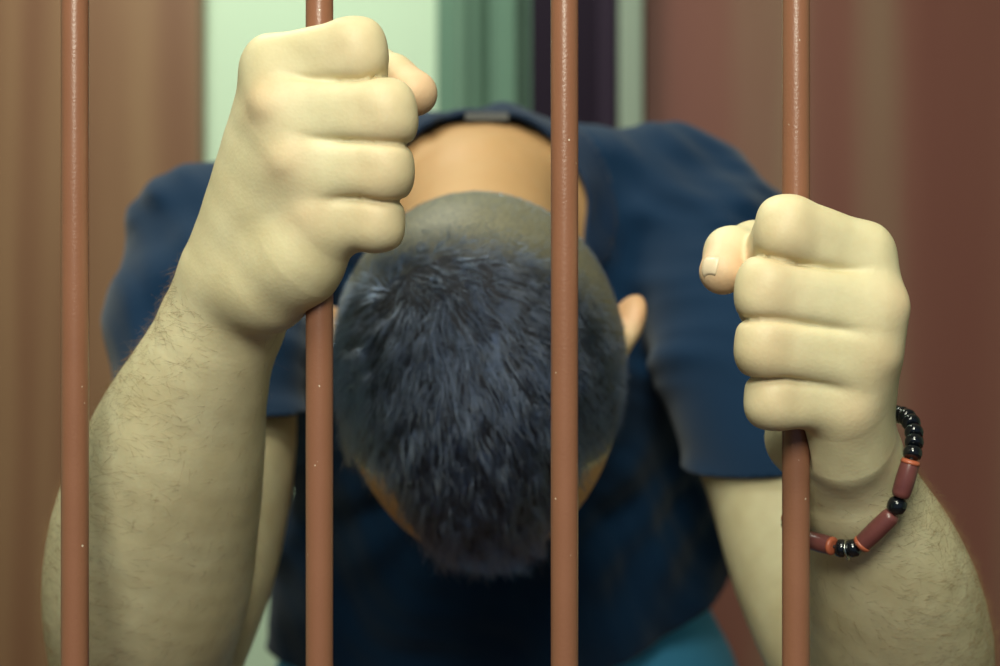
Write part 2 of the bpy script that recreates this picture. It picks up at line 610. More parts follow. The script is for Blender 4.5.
NECK_A, NECK_B = P(480, 292, 262), P(482, 222, 405)
NECK = Comp(union([rcone(NECK_A, NECK_B, 53, 56), rcone(NECK_B, np.array([-12, 470, 72]), 56, 60)], 20),
            np.array([-90, 200, -60]), np.array([70, 540, 150]))

def body_sdf(p):
    d = smin(HEAD(p), NECK(p), 14)
    d = smin(d, TORSO(p), 18)
    a = smin(smin(UP_R(p), FORE_R(p), 14), HAND_R(p), 12)
    b = smin(smin(UP_L(p), FORE_L(p), 14), HAND_L(p), 12)
    d = smin(d, a, 22)
    return smin(d, b, 22)

# fine variation of the flesh: tendons, slight dents
def flesh(p):
    x, y, z = p[:, 0], p[:, 1], p[:, 2]
    return (0.12 * np.sin(x * .11 + 1.3 * np.sin(z * .07)) * np.sin(z * .09 + y * .06)
            + 0.1 * np.sin(x * .27 + 2 + z * .11) * np.sin(z * .23 - y * .17))
def body_f(p):
    return body_sdf(p) + flesh(p)

v, q = surface_nets(body_f, (-310, -60, -450), (280, 745, 225), 3.0)
t = np.concatenate([q[:, [0, 1, 2]], q[:, [0, 2, 3]]])
v, t = keep_largest(v, t)
v = project(body_f, relax(v, t, 0.5), 1)
hl = [(HAND_R.lo - 4, HAND_R.hi + 4), (HAND_L.lo - 4, HAND_L.hi + 4)]
def in_hands(m):
    r = np.zeros(len(m), bool)
    for lo, hi in hl: r |= ((m > lo) & (m < hi)).all(1)
    return r
fa_lo, fa_hi = np.array([-310, -60, -300]), np.array([280, 120, 225])
for hh in (2.2, 1.05):
    v, t = refine(v, t, lambda m, L: (L > hh) & in_hands(m))
    v = relax(v, t, 0.45, in_hands(v).astype(np.float32))
    w = in_hands(v)
    v[w] = project(body_f, v[w], 2)
w = in_hands(v).astype(np.float32)
v = relax(v, t, 0.15, w)
for _ in range(12):                     # takes out stray spikes in the tight creases
    sm_ = relax(v, t, 1.0)
    bad = (np.sqrt(((sm_ - v) ** 2).sum(1)) > 0.38) & (w > 0)
    bw = bad.astype(np.float32)
    e_ = np.concatenate([t[:, [0, 1]], t[:, [1, 2]], t[:, [2, 0]]])
    nb_ = np.zeros(len(v), np.float32)
    np.maximum.at(nb_, e_[:, 0], bw[e_[:, 1]]); np.maximum.at(nb_, e_[:, 1], bw[e_[:, 0]])
    v = relax(v, t, 0.7, np.maximum(bw, 0.5 * nb_))
person = mesh_obj('person', v, t, M_SKIN)
BODY_V, BODY_T = v, t
tag(person, 'man in a navy t-shirt with bowed head and both fists closed on brown bars', 'person')

# colour attributes that belong to the skin
fl = np.zeros(len(v), np.float32)
def blob(c, r):
    return np.exp(-(((v - c) ** 2).sum(1)) / (r * r)).astype(np.float32)
for q, r in HR_BUMPS + HL_BUMPS: fl += 0.7 * blob(P(*q), 9)
for fg in HR_FINGERS + HL_FINGERS:
    fl += 0.25 * blob(P(*fg[0][1]) + np.array([0, -8, 0]), 13)
for th in (HR_THUMB, HL_THUMB): fl += 1.5 * blob(P(*th[0][4]), 11)
for s in (-1, 1): fl += 2.0 * blob(H(s * 92, -22, -34), 28)
at = person.data.attributes.new('flush', 'FLOAT', 'POINT'); at.data.foreach_set('value', np.clip(fl, 0, 1))
hv = (v - HC) @ HM.T                     # head coordinates
isneck = np.clip((v[:, 1] - 215) / 60, 0, 1) * (np.abs(v[:, 0] + 12) < 75) * (v[:, 2] > 20)
face = (np.abs(hv[:, 0]) < 100) & (hv[:, 1] > 40) & (np.abs(v[:, 1] - 240) < 150) & (v[:, 2] < -20) & (np.abs(v[:, 0] + 12) < 80)
ear_t = sum(blob(H(s * 92, -24, -34), 26) for s in (-1, 1))
tn = np.clip(isneck + 0.9 * face + 0.8 * ear_t, 0, 1).astype(np.float32)
at = person.data.attributes.new('tan', 'FLOAT', 'POINT'); at.data.foreach_set('value', tn)

# scalp: 1 where hair grows, and how long
def hair_len(hp):
    """mm of hair at head coordinates (r,f,u); 0 = none"""
    r, f, u = hp[:, 0], hp[:, 1], hp[:, 2]
    line = np.where(f > 58, 20 + 0 * f, np.where(f > 35, 20 - (58 - f) * 1.4, -12 - (35 - f) * 0.75))
    grow = (u > np.maximum(line, -72)) & ((f < 36) | (np.abs(r) < 54 - (f - 26) * 0.36))
    rr = np.sqrt(((r + 6) / 82) ** 2 + (np.maximum(-(f - 4), 0) / 88) ** 2)
    top = np.clip((1.10 - rr) / 0.46, 0, 1) * np.clip((u - 2) / 26, 0, 1)
    lim = np.where(f < 26, 200, 53 - (f - 26) * 0.36)
    top = top * np.clip((lim - np.abs(r)) / 9 + 0.25, 0, 1)
    return np.where(grow, 1.2 + 19 * top, 0.0)
near_head = (np.sqrt(((v - HC) ** 2).sum(1)) < 135)
onear = (np.abs(hv[:, 0]) > 79) & (hv[:, 1] > -42) & (hv[:, 1] < 6) & (hv[:, 2] < 4)
LEN = np.where(near_head & ~onear, hair_len(hv), 0).astype(np.float32)
stb = (LEN > 0).astype(np.float32)
for _ in range(3):
    pass
at = person.data.attributes.new('hairlen', 'FLOAT', 'POINT'); at.data.foreach_set('value', np.clip((LEN - 1.2) / 6, 0, 1).astype(np.float32))
at = person.data.attributes.new('stubble', 'FLOAT', 'POINT'); at.data.foreach_set('value', stb)

# ---- strands
def face_sample(mask, n, wfun=None):
    tri = BODY_T[mask[BODY_T].all(1)]
    a, b, c = BODY_V[tri[:, 0]], BODY_V[tri[:, 1]], BODY_V[tri[:, 2]]
    cr = np.cross(b - a, c - a); ar = np.sqrt((cr ** 2).sum(1)) + 1e-9
    wgt = ar.copy()
    if wfun is not None: wgt = wgt * wfun((a + b + c) / 3)
    k = RNG.choice(len(tri), n, p=wgt / wgt.sum())
    r1 = np.sqrt(RNG.random(n)); r2 = RNG.random(n)
    p = (1 - r1)[:, None] * a[k] + (r1 * (1 - r2))[:, None] * b[k] + (r1 * r2)[:, None] * c[k]
    return p, cr[k] / ar[k][:, None]

def strands(name, root, nrm, flow, length, radius, mat, parent, lift=0.5, curl=0.15, seg=4, down=0.6):
    n = len(root)
    tang = flow - nrm * (flow * nrm).sum(1)[:, None]
    tang /= np.sqrt((tang ** 2).sum(1))[:, None] + 1e-9
    lift = np.asarray(lift) * np.ones(n)
    d = nrm * lift[:, None] + tang * (1 - lift)[:, None] + RNG.normal(0, curl, (n, 3))
    d /= np.sqrt((d ** 2).sum(1))[:, None]
    pos = np.zeros((n, seg + 1, 3)); pos[:, 0] = root - nrm * 0.4
    for i in range(seg):
        pos[:, i + 1] = pos[:, i] + d * (length / seg)[:, None]
        d = d + (tang - nrm * 0.35) * down / seg + RNG.normal(0, curl * .35, (n, 3))
        d /= np.sqrt((d ** 2).sum(1))[:, None]
    hc = bpy.data.hair_curves.new(name)
    hc.add_curves([seg + 1] * n)
    hc.attributes['position'].data.foreach_set('vector', W(pos.reshape(-1, 3)).astype(np.float32).ravel())
    rad = (np.linspace(1, 0.3, seg + 1)[None] * (np.asarray(radius) * np.ones(n))[:, None] * 0.001).astype(np.float32)
    ra = hc.attributes.get('radius') or hc.attributes.new('radius', 'FLOAT', 'POINT')
    ra.data.foreach_set('value', rad.ravel())
    hc.materials.append(mat)
    o = bpy.data.objects.new(name, hc); COL.objects.link(o)
    o.parent = parent
    return o

# the thick mass of hair on the crown: a solid cap under the strands
def cap_f(p):
    hp = (p - HC) @ HM.T
    L = hair_len(hp)
    lump = 0.9 * np.sin(hp[:, 0] * .35 + 1.5 * np.sin(hp[:, 1] * .16)) * np.sin(hp[:, 1] * .22 + hp[:, 0] * .1)
    return HEAD(p) - (np.clip(L - 1.2, 0, 30) * 0.20 - 1.4 + lump * np.clip((L - 9) / 8, 0, 1))
cv, cq = surface_nets(cap_f, HC - [120, 110, 150], HC + [120, 160, 130], 3.0)
ch = (cv - HC) @ HM.T
keepv = (hair_len(ch) > 5.0)
ct = np.concatenate([cq[:, [0, 1, 2]], cq[:, [0, 2, 3]]])
ct = ct[keepv[ct].all(1)]
us = np.unique(ct); mp = -np.ones(len(cv), int); mp[us] = np.arange(len(us))
hair = mesh_obj('hair', cv[us], mp[ct], M_SCALP, person)
hair['label'] = 'short dark hair, thick on the crown and clipped at the sides'

def flow_head(p):
    hp = (p - HC) @ HM.T
    wr, wf = -40.0, -62.0                       # the whorl
    dr, df = hp[:, 0] - wr, hp[:, 1] - wf
    L = np.sqrt(dr ** 2 + df ** 2) + 1e-6
    dr, df = dr / L, df / L
    sw = np.exp(-L / 30) * 0.9                  # swirl near the whorl
    r2 = dr * np.cos(sw) - df * np.sin(sw); f2 = dr * np.sin(sw) + df * np.cos(sw)
    f2 = f2 + 0.35
    cl = 0.30
    r2 = r2 * .6 + cl * np.sin(hp[:, 0] * .33 + 2.2 * np.sin(hp[:, 1] * .12)) + cl * np.sin(hp[:, 1] * .21 + hp[:, 0] * .17)
    return r2[:, None] * H_r + f2[:, None] * H_f

mask = LEN > 0
lenf = lambda c: np.clip(hair_len((c - HC) @ HM.T), 0.3, 30)
# long hair on top
pr, nr = face_sample(mask & (LEN > 4), 15000)
Ls = hair_len((pr - HC) @ HM.T) * RNG.uniform(0.7, 1.15, len(pr))
hpp = (pr - HC) @ HM.T
clump = 0.34 + 0.12 * np.sin(hpp[:, 0] * .4 + 3 * np.sin(hpp[:, 1] * .2)) + 0.1 * np.sin(hpp[:, 1] * .55 + hpp[:, 0] * .2)
strands('hair_strands', pr, nr, flow_head(pr), Ls, 0.22, M_HAIR, hair, clump * np.clip(Ls / 14, 0.3, 1), 0.14, 5, 0.9)
# clipped sides and nape
pr, nr = face_sample(mask & (LEN < 8), 16000)
Ls = np.clip(hair_len((pr - HC) @ HM.T), 1.2, 6) * RNG.uniform(0.7, 1.3, len(pr)) + 0.4
strands('clipped_hair', pr, nr, flow_head(pr), Ls, 0.10, M_HAIR, hair, 0.5, 0.25, 2, 0.3)

# arm hair
def arm_mask(L, y0, y1):
    p, r = pts4(L)
    m = np.zeros(len(v), bool)
    for i in range(len(p) - 1):
        d = rcone(p[i], p[i + 1], r[i], r[i + 1])(v)
        m |= d < 6
    pz = 333 - v[:, 2] * FPX / (DCAM + v[:, 1])
    return m & (pz > y0) & (pz < y1)
for L, sgn, y0, y1 in ((FR, -1, 200, 720), (FL, 1, 440, 740)):
    m = arm_mask(L, y0, y1)
    p, r = pts4(L)
    ax = p[0] - p[-1]; ax /= np.linalg.norm(ax)
    pr, nr = face_sample(m, 12000)
    kp = RNG.random(len(pr)) < np.clip(0.42 + 0.75 * sgn * nr[:, 0], 0.15, 1)
    pr, nr = pr[kp], nr[kp]
    side = pr[:, 0] * 0 + 1
    flow = np.array([sgn * 0.9, 0, -0.15])[None] + ax[None] * 0.35 + RNG.normal(0, .35, pr.shape)
    Ls = RNG.uniform(4, 11, len(pr))
    strands('arm_hair', pr, nr, flow, Ls, 0.042, M_ARMHAIR, person, 0.22, 0.26, 5, 0.5)

# thumbnail of the hand on the right
def nail(tip, base, out, wd, ln):
    """a curved plate lying on the thumb: tip/base along the thumb, out = outward direction"""
    ax = (tip - base); ax /= np.linalg.norm(ax)
    out = out - ax * (out @ ax); out /= np.linalg.norm(out)
    sd = np.cross(ax, out)
    bm = bmesh.new(); n, m = 11, 9
    g = []
    for i in range(m):
        a = i / (m - 1)
        for j in range(n):
            b = j / (n - 1) * 2 - 1
            ww = wd * (1 - 0.25 * max(0, (a - .6) / .4) ** 2 - 0.35 * max(0, (.25 - a) / .25) ** 2)
            ang = b * 0.95
            ctr = base + ax * (a * ln)
            q = ctr + sd * (math.sin(ang) * ww) + out * (math.cos(ang) * ww)
            g.append(q)
    g = np.array(g)
    # settle on the skin, its rim a little sunk in
    aa = np.repeat(np.arange(m) / (m - 1), n); bb = np.tile(np.linspace(-1, 1, n), m)
    gap = 0.25 - 0.36 * np.maximum(np.maximum(np.abs(bb) ** 6, (1 - aa) ** 6), aa ** 6)
    d = body_f(g.astype(np.float32)); gr = grad(body_f, g.astype(np.float32))
    for _ in range(4):
        d = body_f(g.astype(np.float32)); gr = grad(body_f, g.astype(np.float32))
        g = g - (d - gap)[:, None] * gr / ((gr ** 2).sum(1)[:, None] + 1e-3)
    vs = [bm.verts.new(Vector(W(q))) for q in g]
    for i in range(m - 1):
        for j in range(n - 1):
            bm.faces.new((vs[i * n + j], vs[i * n + j + 1], vs[(i + 1) * n + j + 1], vs[(i + 1) * n + j]))
    o = bm_obj('thumbnail', bm, M_NAIL, person, True)
    sm = o.modifiers.new('thick', 'SOLIDIFY'); sm.thickness = 0.00025; sm.offset = 0
    return o
nail(P(709, 285, -6), P(718, 259, -3), np.array([-0.85, -0.5, 0.15]), 6.5, 10.5)

# ---- t-shirt
SH_R = [P(*q[:3]) for q in UR[:3]]; SH_L = [P(*q[:3]) for q in UL[:3]]
up_r_s = chain([P(212, 255, 350), P(208, 330, 318), P(209, 470, 256)], [53, 57, 60], 20)
up_l_s = chain([P(712, 262, 420), P(746, 370, 352), P(800, 540, 280)], [53, 55, 57], 20)
belly = ell((2, 560, -225), (186, 118, 195), TM)
neck_s = rcone((-12, 335, 48), (-12, 455, 84), 62, 71)
def folds(p):
    x, y, z = p[:, 0], p[:, 1], p[:, 2]
    a = np.sin(x * .06 + z * .075 + 1.8 * np.sin(x * .031 - z * .02) + y * .02)
    b = np.sin(x * .11 - z * .07 + 2.0 * np.sin(z * .032 + 1) + y * .035)
    c = np.sin(z * .11 + 1.5 * np.sin(x * .03) + x * .03)
    amp = np.clip((120 - z) / 90, 0.7, 1.15)
    c2 = np.sin((x * .62 + z * .78) * .21 + 2.2 * np.sin(x * .034 + z * .01)) * np.clip((z - 10) / 50, 0, 1)
    return 1.3 * c2 + amp * (3.2 * a * np.abs(a) + 2.0 * b + 1.0 * c)
def shirt_f(p):
    d = smin(f_torso(p) - 7, belly(p), 30)
    d = smin(d, neck_s(p), 18)
    d = smin(d, up_r_s(p) , 26)
    d = smin(d, up_l_s(p) , 26)
    d = d + folds(p)
    under = smin(smin(smin(TORSO(p), NECK(p), 18), UP_R(p), 22), UP_L(p), 22)
    return smin(d, under - 3.5, 4.0)
SHIRT = Comp(shirt_f, (-260, 180, -480), (240, 780, 175), 70)
sv, sq = surface_nets(SHIRT, (-290, 140, -470), (270, 790, 200), 4.0)
sv = project(SHIRT, relax(sv, sq, .5), 1)

def cut_shell(v, f, cuts, name, mat, parent, split=None):
    """cuts: list of (point, normal, keepfun). removes faces on the normal side for which test(center) holds"""
    bm = bmesh.new()
    bv = [bm.verts.new(Vector(a)) for a in v.astype(float)]
    for q in f:
        try: bm.faces.new([bv[i] for i in q])
        except ValueError: pass
    for pt, nm, test in cuts:
        nmv = Vector(nm).normalized(); ptv = Vector(pt)
        loc = [fc for fc in bm.faces if test(fc.calc_center_median()) and abs((fc.calc_center_median() - ptv).dot(nmv)) < 14]
        es = {e for fc in loc for e in fc.edges}; vs = {a for fc in loc for a in fc.verts}
        bmesh.ops.bisect_plane(bm, geom=list(vs) + list(es) + loc, plane_co=ptv, plane_no=nmv, dist=1e-4)
        dead = [fc for fc in bm.faces if (fc.calc_center_median() - ptv).dot(nmv) > 1e-4 and test(fc.calc_center_median())]
        bmesh.ops.delete(bm, geom=dead, context='FACES')
    return bm

def axis_test(a, b, rad):
    a = Vector(a); b = Vector(b); ab = b - a
    def f(c):
        t = (c - a).dot(ab) / ab.length_squared
        return (c - (a + ab * t)).length < rad
    return f
n_neck = np.array([0, -0.85, 0.52])
c_neck = np.array([-12.0, 388, 86])
neck_near = axis_test((-12, 335, 48), (-12, 455, 84), 98)
axr = (SH_R[1], P(209, 445, 266)); axl = (SH_L[1], P(786, 500, 292))
nr_ = axr[1] - axr[0]; nl_ = axl[1] - axl[0]
cuts = [
    (P(206, 405, 235), (-0.13, 0.1, -1), axis_test(*axr, 95)),
    (P(742, 477, 255), (0.2, 0.1, -1), axis_test(*axl, 100)),
    ((0, 560, -262), (0, 0, -1), lambda c: True),
]
def clip_tris(v, t, phi):
    """the part of a triangle mesh where phi < 0"""
    v = [tuple(a) for a in v]; out = []
    cache = {}
    def cross(i, j):
        k = (min(i, j), max(i, j))
        if k not in cache:
            u = phi[i] / (phi[i] - phi[j])
            v.append(tuple(v[i][c] + u * (v[j][c] - v[i][c]) for c in range(3)))
            cache[k] = len(v) - 1
        return cache[k]
    neg = (phi < 0)[t]
    n = neg.sum(1)
    out = t[n == 3].tolist()
    for tri in t[(n > 0) & (n < 3)]:
        poly = []
        for q in range(3):
            i, j = int(tri[q]), int(tri[(q + 1) % 3])
            if phi[i] < 0: poly.append(i)
            if (phi[i] < 0) != (phi[j] < 0): poly.append(cross(i, j))
        for q in range(1, len(poly) - 1): out.append([poly[0], poly[q], poly[q + 1]])
    v = np.array(v); out = np.array(out)
    us = np.unique(out); mp = -np.ones(len(v), int); mp[us] = np.arange(len(us))
    return v[us], mp[out]
def neck_phi(p):
    a = np.array([-12, 335, 48.0]); b = np.array([-12, 455, 84.0]); ab = b - a
    q = p - a; tq = (q @ ab) / (ab @ ab)
    cyl = np.sqrt(((q - tq[:, None] * ab) ** 2).sum(1))
    pl = (p - c_neck) @ (n_neck / np.linalg.norm(n_neck))
    return smin(pl, 80 - cyl, 20)
st = np.concatenate([sq[:, [0, 1, 2]], sq[:, [0, 2, 3]]])
sv, st = clip_tris(sv, st, neck_phi(sv))
cv_, ct_ = clip_tris(sv, st, -(neck_phi(sv) + 15.0))
sv, sq = clip_tris(sv, st, neck_phi(sv) + 15.0)
cbm = bmesh.new()
_b = [cbm.verts.new(Vector(a)) for a in cv_]
for q in ct_:
    if len(set(q)) == 3:
        try: cbm.faces.new([_b[i] for i in q])
        except ValueError: pass
def hem_rise(x):
    return 78 * np.clip(x / 180, 0, 1.2) ** 1.5 + 12 * np.clip(-x / 160, 0, 1.2) ** 2
sv[:, 2] -= np.where(sv[:, 2] < -120, hem_rise(sv[:, 0]), 0) * np.clip((-120 - sv[:, 2]) / 60, 0, 1)
bm = cut_shell(sv, sq, cuts, 't_shirt', M_SHIRT, person)
for a in bm.verts:                      # the hem rises towards his left hip
    if a.co.z < -120:
        k = float(hem_rise(np.array(a.co.x)))
        z = a.co.z + k
        a.co.z = z if z < -180 else a.co.z + k * min(1, (-120 - a.co.z) / (60 + k))
def islands(b):
    left = set(b.verts); out = []
    while left:
        stack = [left.pop()]; grp = [stack[0]]
        while stack:
            a = stack.pop()
            for e in a.link_edges:
                o = e.other_vert(a)
                if o in left: left.discard(o); stack.append(o); grp.append(o)
        out.append(grp)
    return sorted(out, key=len)
for grp in islands(bm)[:-1]: bmesh.ops.delete(bm, geom=grp, context='VERTS')
for b in (bm, cbm):
    for a in b.verts: a.co = Vector(W(a.co))
    bmesh.ops.delete(b, geom=[a for a in b.verts if not a.link_faces], context='VERTS')
    bmesh.ops.recalc_face_normals(b, faces=b.faces[:])
shirt = bm_obj('t_shirt', bm, M_SHIRT, person, True)
shirt['label'] = 'navy cotton t-shirt'
sm = shirt.modifiers.new('thickness', 'SOLIDIFY'); sm.thickness = 0.0015; sm.offset = 0
collar = bm_obj('collar', cbm, M_RIB, shirt, True)
sm = collar.modifiers.new('thickness', 'SOLIDIFY'); sm.thickness = 0.0035; sm.offset = 0

# the label sewn inside the back of the collar
bm = box_bm((-15, -0.6, -3), (15, 0.6, 3), 0.4, 1)
for a in bm.verts:
    c = Vector((a.co.x, a.co.y + 0.004 * a.co.x ** 2 * -1, a.co.z))
    c.rotate(Matrix.Rotation(math.radians(-20), 3, 'X'))
    a.co = Vector(W(Vector((-9, 418, 149.5)) + c))
bm_obj('neck_label', bm, M_LABEL, shirt)

# ---- jeans and shoes
JEANS = union([
    ell((6, 594, -300), (188, 142, 165)),
    chain([(-92, 612, -360), (-108, 575, -780), (-112, 650, -1130)], [96, 70, 62], 20),
    chain([(104, 612, -360), (120, 575, -780), (122, 650, -1130)], [96, 70, 62], 20)], 40)
def jeans_f(p):
    x, y, z = p[:, 0], p[:, 1], p[:, 2]
    return JEANS(p) + 1.8 * np.sin(z * .05 + x * .03 + 1.4 * np.sin(x * .04)) + 1.0 * np.sin(z * .09 - x * .05)
jv, jq = surface_nets(jeans_f, (-240, 440, -1230), (260, 780, -140), 8.0)
bm = cut_shell(jv, jq, [((0, 600, -1165), (0, 0, -1), lambda c: True), ((0, 600, -160), (0, 0, 1), lambda c: True)], 'jeans', M_JEANS, person)
for a in bm.verts: a.co = Vector(W(a.co))
bmesh.ops.recalc_face_normals(bm, faces=bm.faces[:])
jeans = bm_obj('jeans', bm, M_JEANS, person, True)
jeans['label'] = 'blue denim jeans'
sm = jeans.modifiers.new('thickness', 'SOLIDIFY'); sm.thickness = 0.002; sm.offset = -1
for x in (-112, 122):
    sf = union([rcone((x, 655, -1180), (x * 1.08, 520, -1192), 40, 36), rcone((x, 650, -1090), (x, 655, -1180), 38, 40)], 18)
    f = lambda p: smax(sf(p), (-1219.0 - p[:, 2]), 3)
    a, b = surface_nets(f, (x - 90, 440, -1240), (x + 90, 740, -1030), 6.0)
    mesh_obj('shoe', a, b, M_SHOE, person)

# ================================================================== BRACELET
def spline(pts, n):
    pts = np.array(pts); N = len(pts); out = []
    for i in range(N):
        p0, p1, p2, p3 = pts[i - 1], pts[i], pts[(i + 1) % N], pts[(i + 2) % N]
        for k in range(n):
            s = k / n
            out.append(.5 * ((2 * p1) + (p2 - p0) * s + (2 * p0 - 5 * p1 + 4 * p2 - p3) * s ** 2 + (3 * p1 - p0 - 3 * p2 + p3) * s ** 3))
    return np.array(out)
loop = spline([P(889, 432, 18), P(893, 466, 4), P(894, 505, 1), P(878, 532, 4), P(848, 549, 10), P(820, 534, 20),
               P(817, 522, 43), P(834, 496, 67), P(858, 446, 66), P(884, 410, 42)], 40)
def settle(pts, gap):
    pts = pts.astype(np.float32)
    for _ in range(16):
        d = body_f(pts); g = grad(body_f, pts)
        push = np.clip(gap - d, 0, 4)
        g = np.where((pts[:, 1] < 24)[:, None], 0.6 * g / (np.sqrt((g ** 2).sum(1))[:, None] + 1e-6) + np.array([[0, -0.6, 0]], np.float32), g)
        pts = pts + (push[:, None] * g / (np.sqrt((g ** 2).sum(1))[:, None] + 1e-6)).astype(np.float32)
    return pts
loop = settle(loop, 5.9)
M_BEAD = mat_simple('black_glass_bead', srgb(14, 18, 24), 0.12, 0.7)
M_TUBE = mat_simple('dark_red_wood_bead', srgb(120, 70, 64), 0.3, 0.5, var=(180, srgb(88, 48, 52)))
M_TIP = mat_simple('orange_end', srgb(172, 92, 64), 0.4)
M_CORD = mat_simple('cord', srgb(40, 36, 36), 0.8)
M_SILVER = mat_simple('silver', srgb(190, 196, 190), 0.25, metal=1.0)
brc = empty('bracelet', W(loop.mean(0)))
tag(brc, 'beaded bracelet of dark red tubes and black beads on the wrist at right', 'bracelet')
seglen = np.sqrt(((np.roll(loop, -1, 0) - loop) ** 2).sum(1)); cum = np.concatenate([[0], np.cumsum(seglen)]); TOT = cum[-1]
def at_s(s):
    s = s % TOT; i = int(np.searchsorted(cum, s, 'right') - 1); i = min(i, len(loop) - 1)
    return loop[i] + (loop[(i + 1) % len(loop)] - loop[i]) * (s - cum[i]) / max(seglen[i], 1e-6)
def lathe(bm, a, b, prof, n=20, bend=None):
    """profile of (t along a-b, radius)"""
    a = np.array(a); b = np.array(b); ax = (b - a); L = np.linalg.norm(ax); ax = ax / L
    u = np.cross(ax, [0, 0.3, 1.0]); u /= np.linalg.norm(u); w_ = np.cross(ax, u)
    rings = []
    for t_, r_ in prof:
        c = a + ax * L * t_
        rings.append([bm.verts.new(Vector(W(c + (u * math.cos(k * 2 * math.pi / n) + w_ * math.sin(k * 2 * math.pi / n)) * r_) - np.array(brc.location))) for k in range(n)])
    for i in range(len(rings) - 1):
        for k in range(n):
            bm.faces.new((rings[i][k], rings[i][(k + 1) % n], rings[i + 1][(k + 1) % n], rings[i + 1][k]))
    bm.faces.new(rings[0][::-1]); bm.faces.new(rings[-1])
def nearest_s(px, py):
    pj = np.stack([500 + loop[:, 0] * FPX / (DCAM + loop[:, 1]), 333 - loop[:, 2] * FPX / (DCAM + loop[:, 1])], 1)
    d = ((pj - [px, py]) ** 2).sum(1) + np.where(loop[:, 1] > 45, 1e4, 0)
    return cum[int(d.argmin())]
used_s = []
def round_bead(s, r=3.9, L=5.2):
    bm = bmesh.new()
    lathe(bm, at_s(s - L / 2), at_s(s + L / 2), [(0, r * .45), (.06, r * .72), (.2, r * .93), (.5, r), (.8, r * .93), (.94, r * .72), (1, r * .45)])
    o = bm_obj('round_bead', bm, M_BEAD, brc, True); used_s.append((s - L / 2, s + L / 2)); return o
def tube_bead(s0, s1, r=4.1, tip0=False, tip1=False):
    bm = bmesh.new()
    lathe(bm, at_s(s0), at_s(s1), [(0, r * .6), (.03, r * .82), (.12, r * .95), (.5, r), (.88, r * .95), (.97, r * .82), (1, r * .6)])
    o = bm_obj('tube_bead', bm, M_TUBE, brc, True)
    for flag, a, b in ((tip0, s0, s0 + (s1 - s0) * .1), (tip1, s1, s1 - (s1 - s0) * .1)):
        if flag:
            bm = bmesh.new()
            lathe(bm, at_s(a), at_s(a) + (at_s(s1) - at_s(s0)) / np.linalg.norm(at_s(s1) - at_s(s0)) * (b - a), [(-.05, r * .55), (.02, r * .86), (.5, r * .98), (1, r * .99)])
            bm_obj('orange_tip', bm, M_TIP, o, True)
    used_s.append((s0, s1)); return o
sA = nearest_s(906, 458); sB = nearest_s(903, 499)
tube_bead(sA, sB, 4.0, True, False)
round_bead(sA - 3.2); round_bead(sA - 8.6); round_bead(sA - 14.2, 3.9)
sC = nearest_s(895, 514); sD = nearest_s(860, 546)
round_bead((sB + sC) / 2, 4.0, sC - sB - 0.6)
tube_bead(sC, sD, 4.1, False, True)
round_bead(sD + 3.0); round_bead(sD + 8.2)
bm = bmesh.new()
lathe(bm, at_s(sD + 5.2), at_s(sD + 6.0), [(0, 3.2), (.1, 4.4), (.9, 4.4), (1, 3.2)])
bm_obj('silver_spacer', bm, M_SILVER, brc, True)
sE = sD + 11.4
s = sE
end = sA - 17.5 + TOT
while s + 22 < end:                      # on round the back of the wrist
    tube_bead(s, s + 15, 4.0, True, False); s += 15.4
    if s + 6 > end: break
    round_bead(s + 2.7); s += 5.6
    if s + 24 > end: 
        while s + 5.6 < end:
            round_bead(s + 2.7); s += 5.6
        break
bm = bmesh.new()
for i in range(0, len(loop), 2):
    a = loop[i]; b = loop[(i + 2) % len(loop)]
    lathe(bm, a, b, [(0, .8), (1, .8)], 6)
bm_obj('cord', bm, M_CORD, brc, True)

# ================================================================== BARS
BAR_LABELS = [
    'brown painted metal bar at the far left, crossing in front of a forearm',
    'brown painted metal bar gripped by the larger fist at left',
    'brown painted metal bar in the middle, crossing in front of the bowed head',
    'brown painted metal bar gripped by the fist with the bracelet',
]
for i, x in enumerate(BARX):
    bm = bmesh.new()
    n, rows = 40, 60
    prev = None
    for k in range(rows + 1):
        z = k / rows * 2.7
        r = BAR_R * .001 * (1 + 0.004 * math.sin(k * 1.7 + i))
        ring = [bm.verts.new((r * math.cos(a * 2 * math.pi / n), r * math.sin(a * 2 * math.pi / n), z)) for a in range(n)]
        if prev:
            for a in range(n):
                bm.faces.new((prev[a], prev[(a + 1) % n], ring[(a + 1) % n], ring[a]))
        prev = ring
    o = bm_obj('cell_bar', bm, M_BAR, None, True)
    o.location = (x * .001, 0, 0)
    o.rotation_euler[2] = i * 1.3
    tag(o, BAR_LABELS[i], 'bar', 'cell bars')

# ================================================================== ROOM
def S(name, lo, hi, mat, bev=0.0):
    o = bm_obj(name, box_bm(lo, hi, bev), mat); o['kind'] = 'structure'; return o
M_WALL = mat_simple('white_paint', srgb(204, 226, 200), 0.7, 0.2, bump=(60, 0.1, 0.002))
M_FLOOR = mat_wood('floor_boards', srgb(92, 64, 48), srgb(112, 80, 60), srgb(124, 92, 70), 3, 0.4)
M_CEIL = mat_simple('ceiling_paint', srgb(225, 228, 218), 0.8, 0.2)
M_WOODL = mat_wood('brown_laminate', srgb(120, 84, 62), srgb(130, 96, 71), srgb(140, 108, 80), 3.2)
M_WOODR = mat_wood('red_brown_laminate', srgb(124, 76, 66), srgb(132, 86, 74), srgb(142, 112, 92), 1.7, off=-0.51)  # palest stop and offset put a reflection's lighter tone into the grain
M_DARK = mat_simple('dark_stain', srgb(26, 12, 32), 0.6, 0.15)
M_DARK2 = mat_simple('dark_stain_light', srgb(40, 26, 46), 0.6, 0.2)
M_TRIM = mat_simple('grey_paint', srgb(140, 154, 138), 0.5)
M_CURT = mat_cloth('grey_green_cloth', srgb(106, 136, 118), srgb(100, 130, 114), 600)
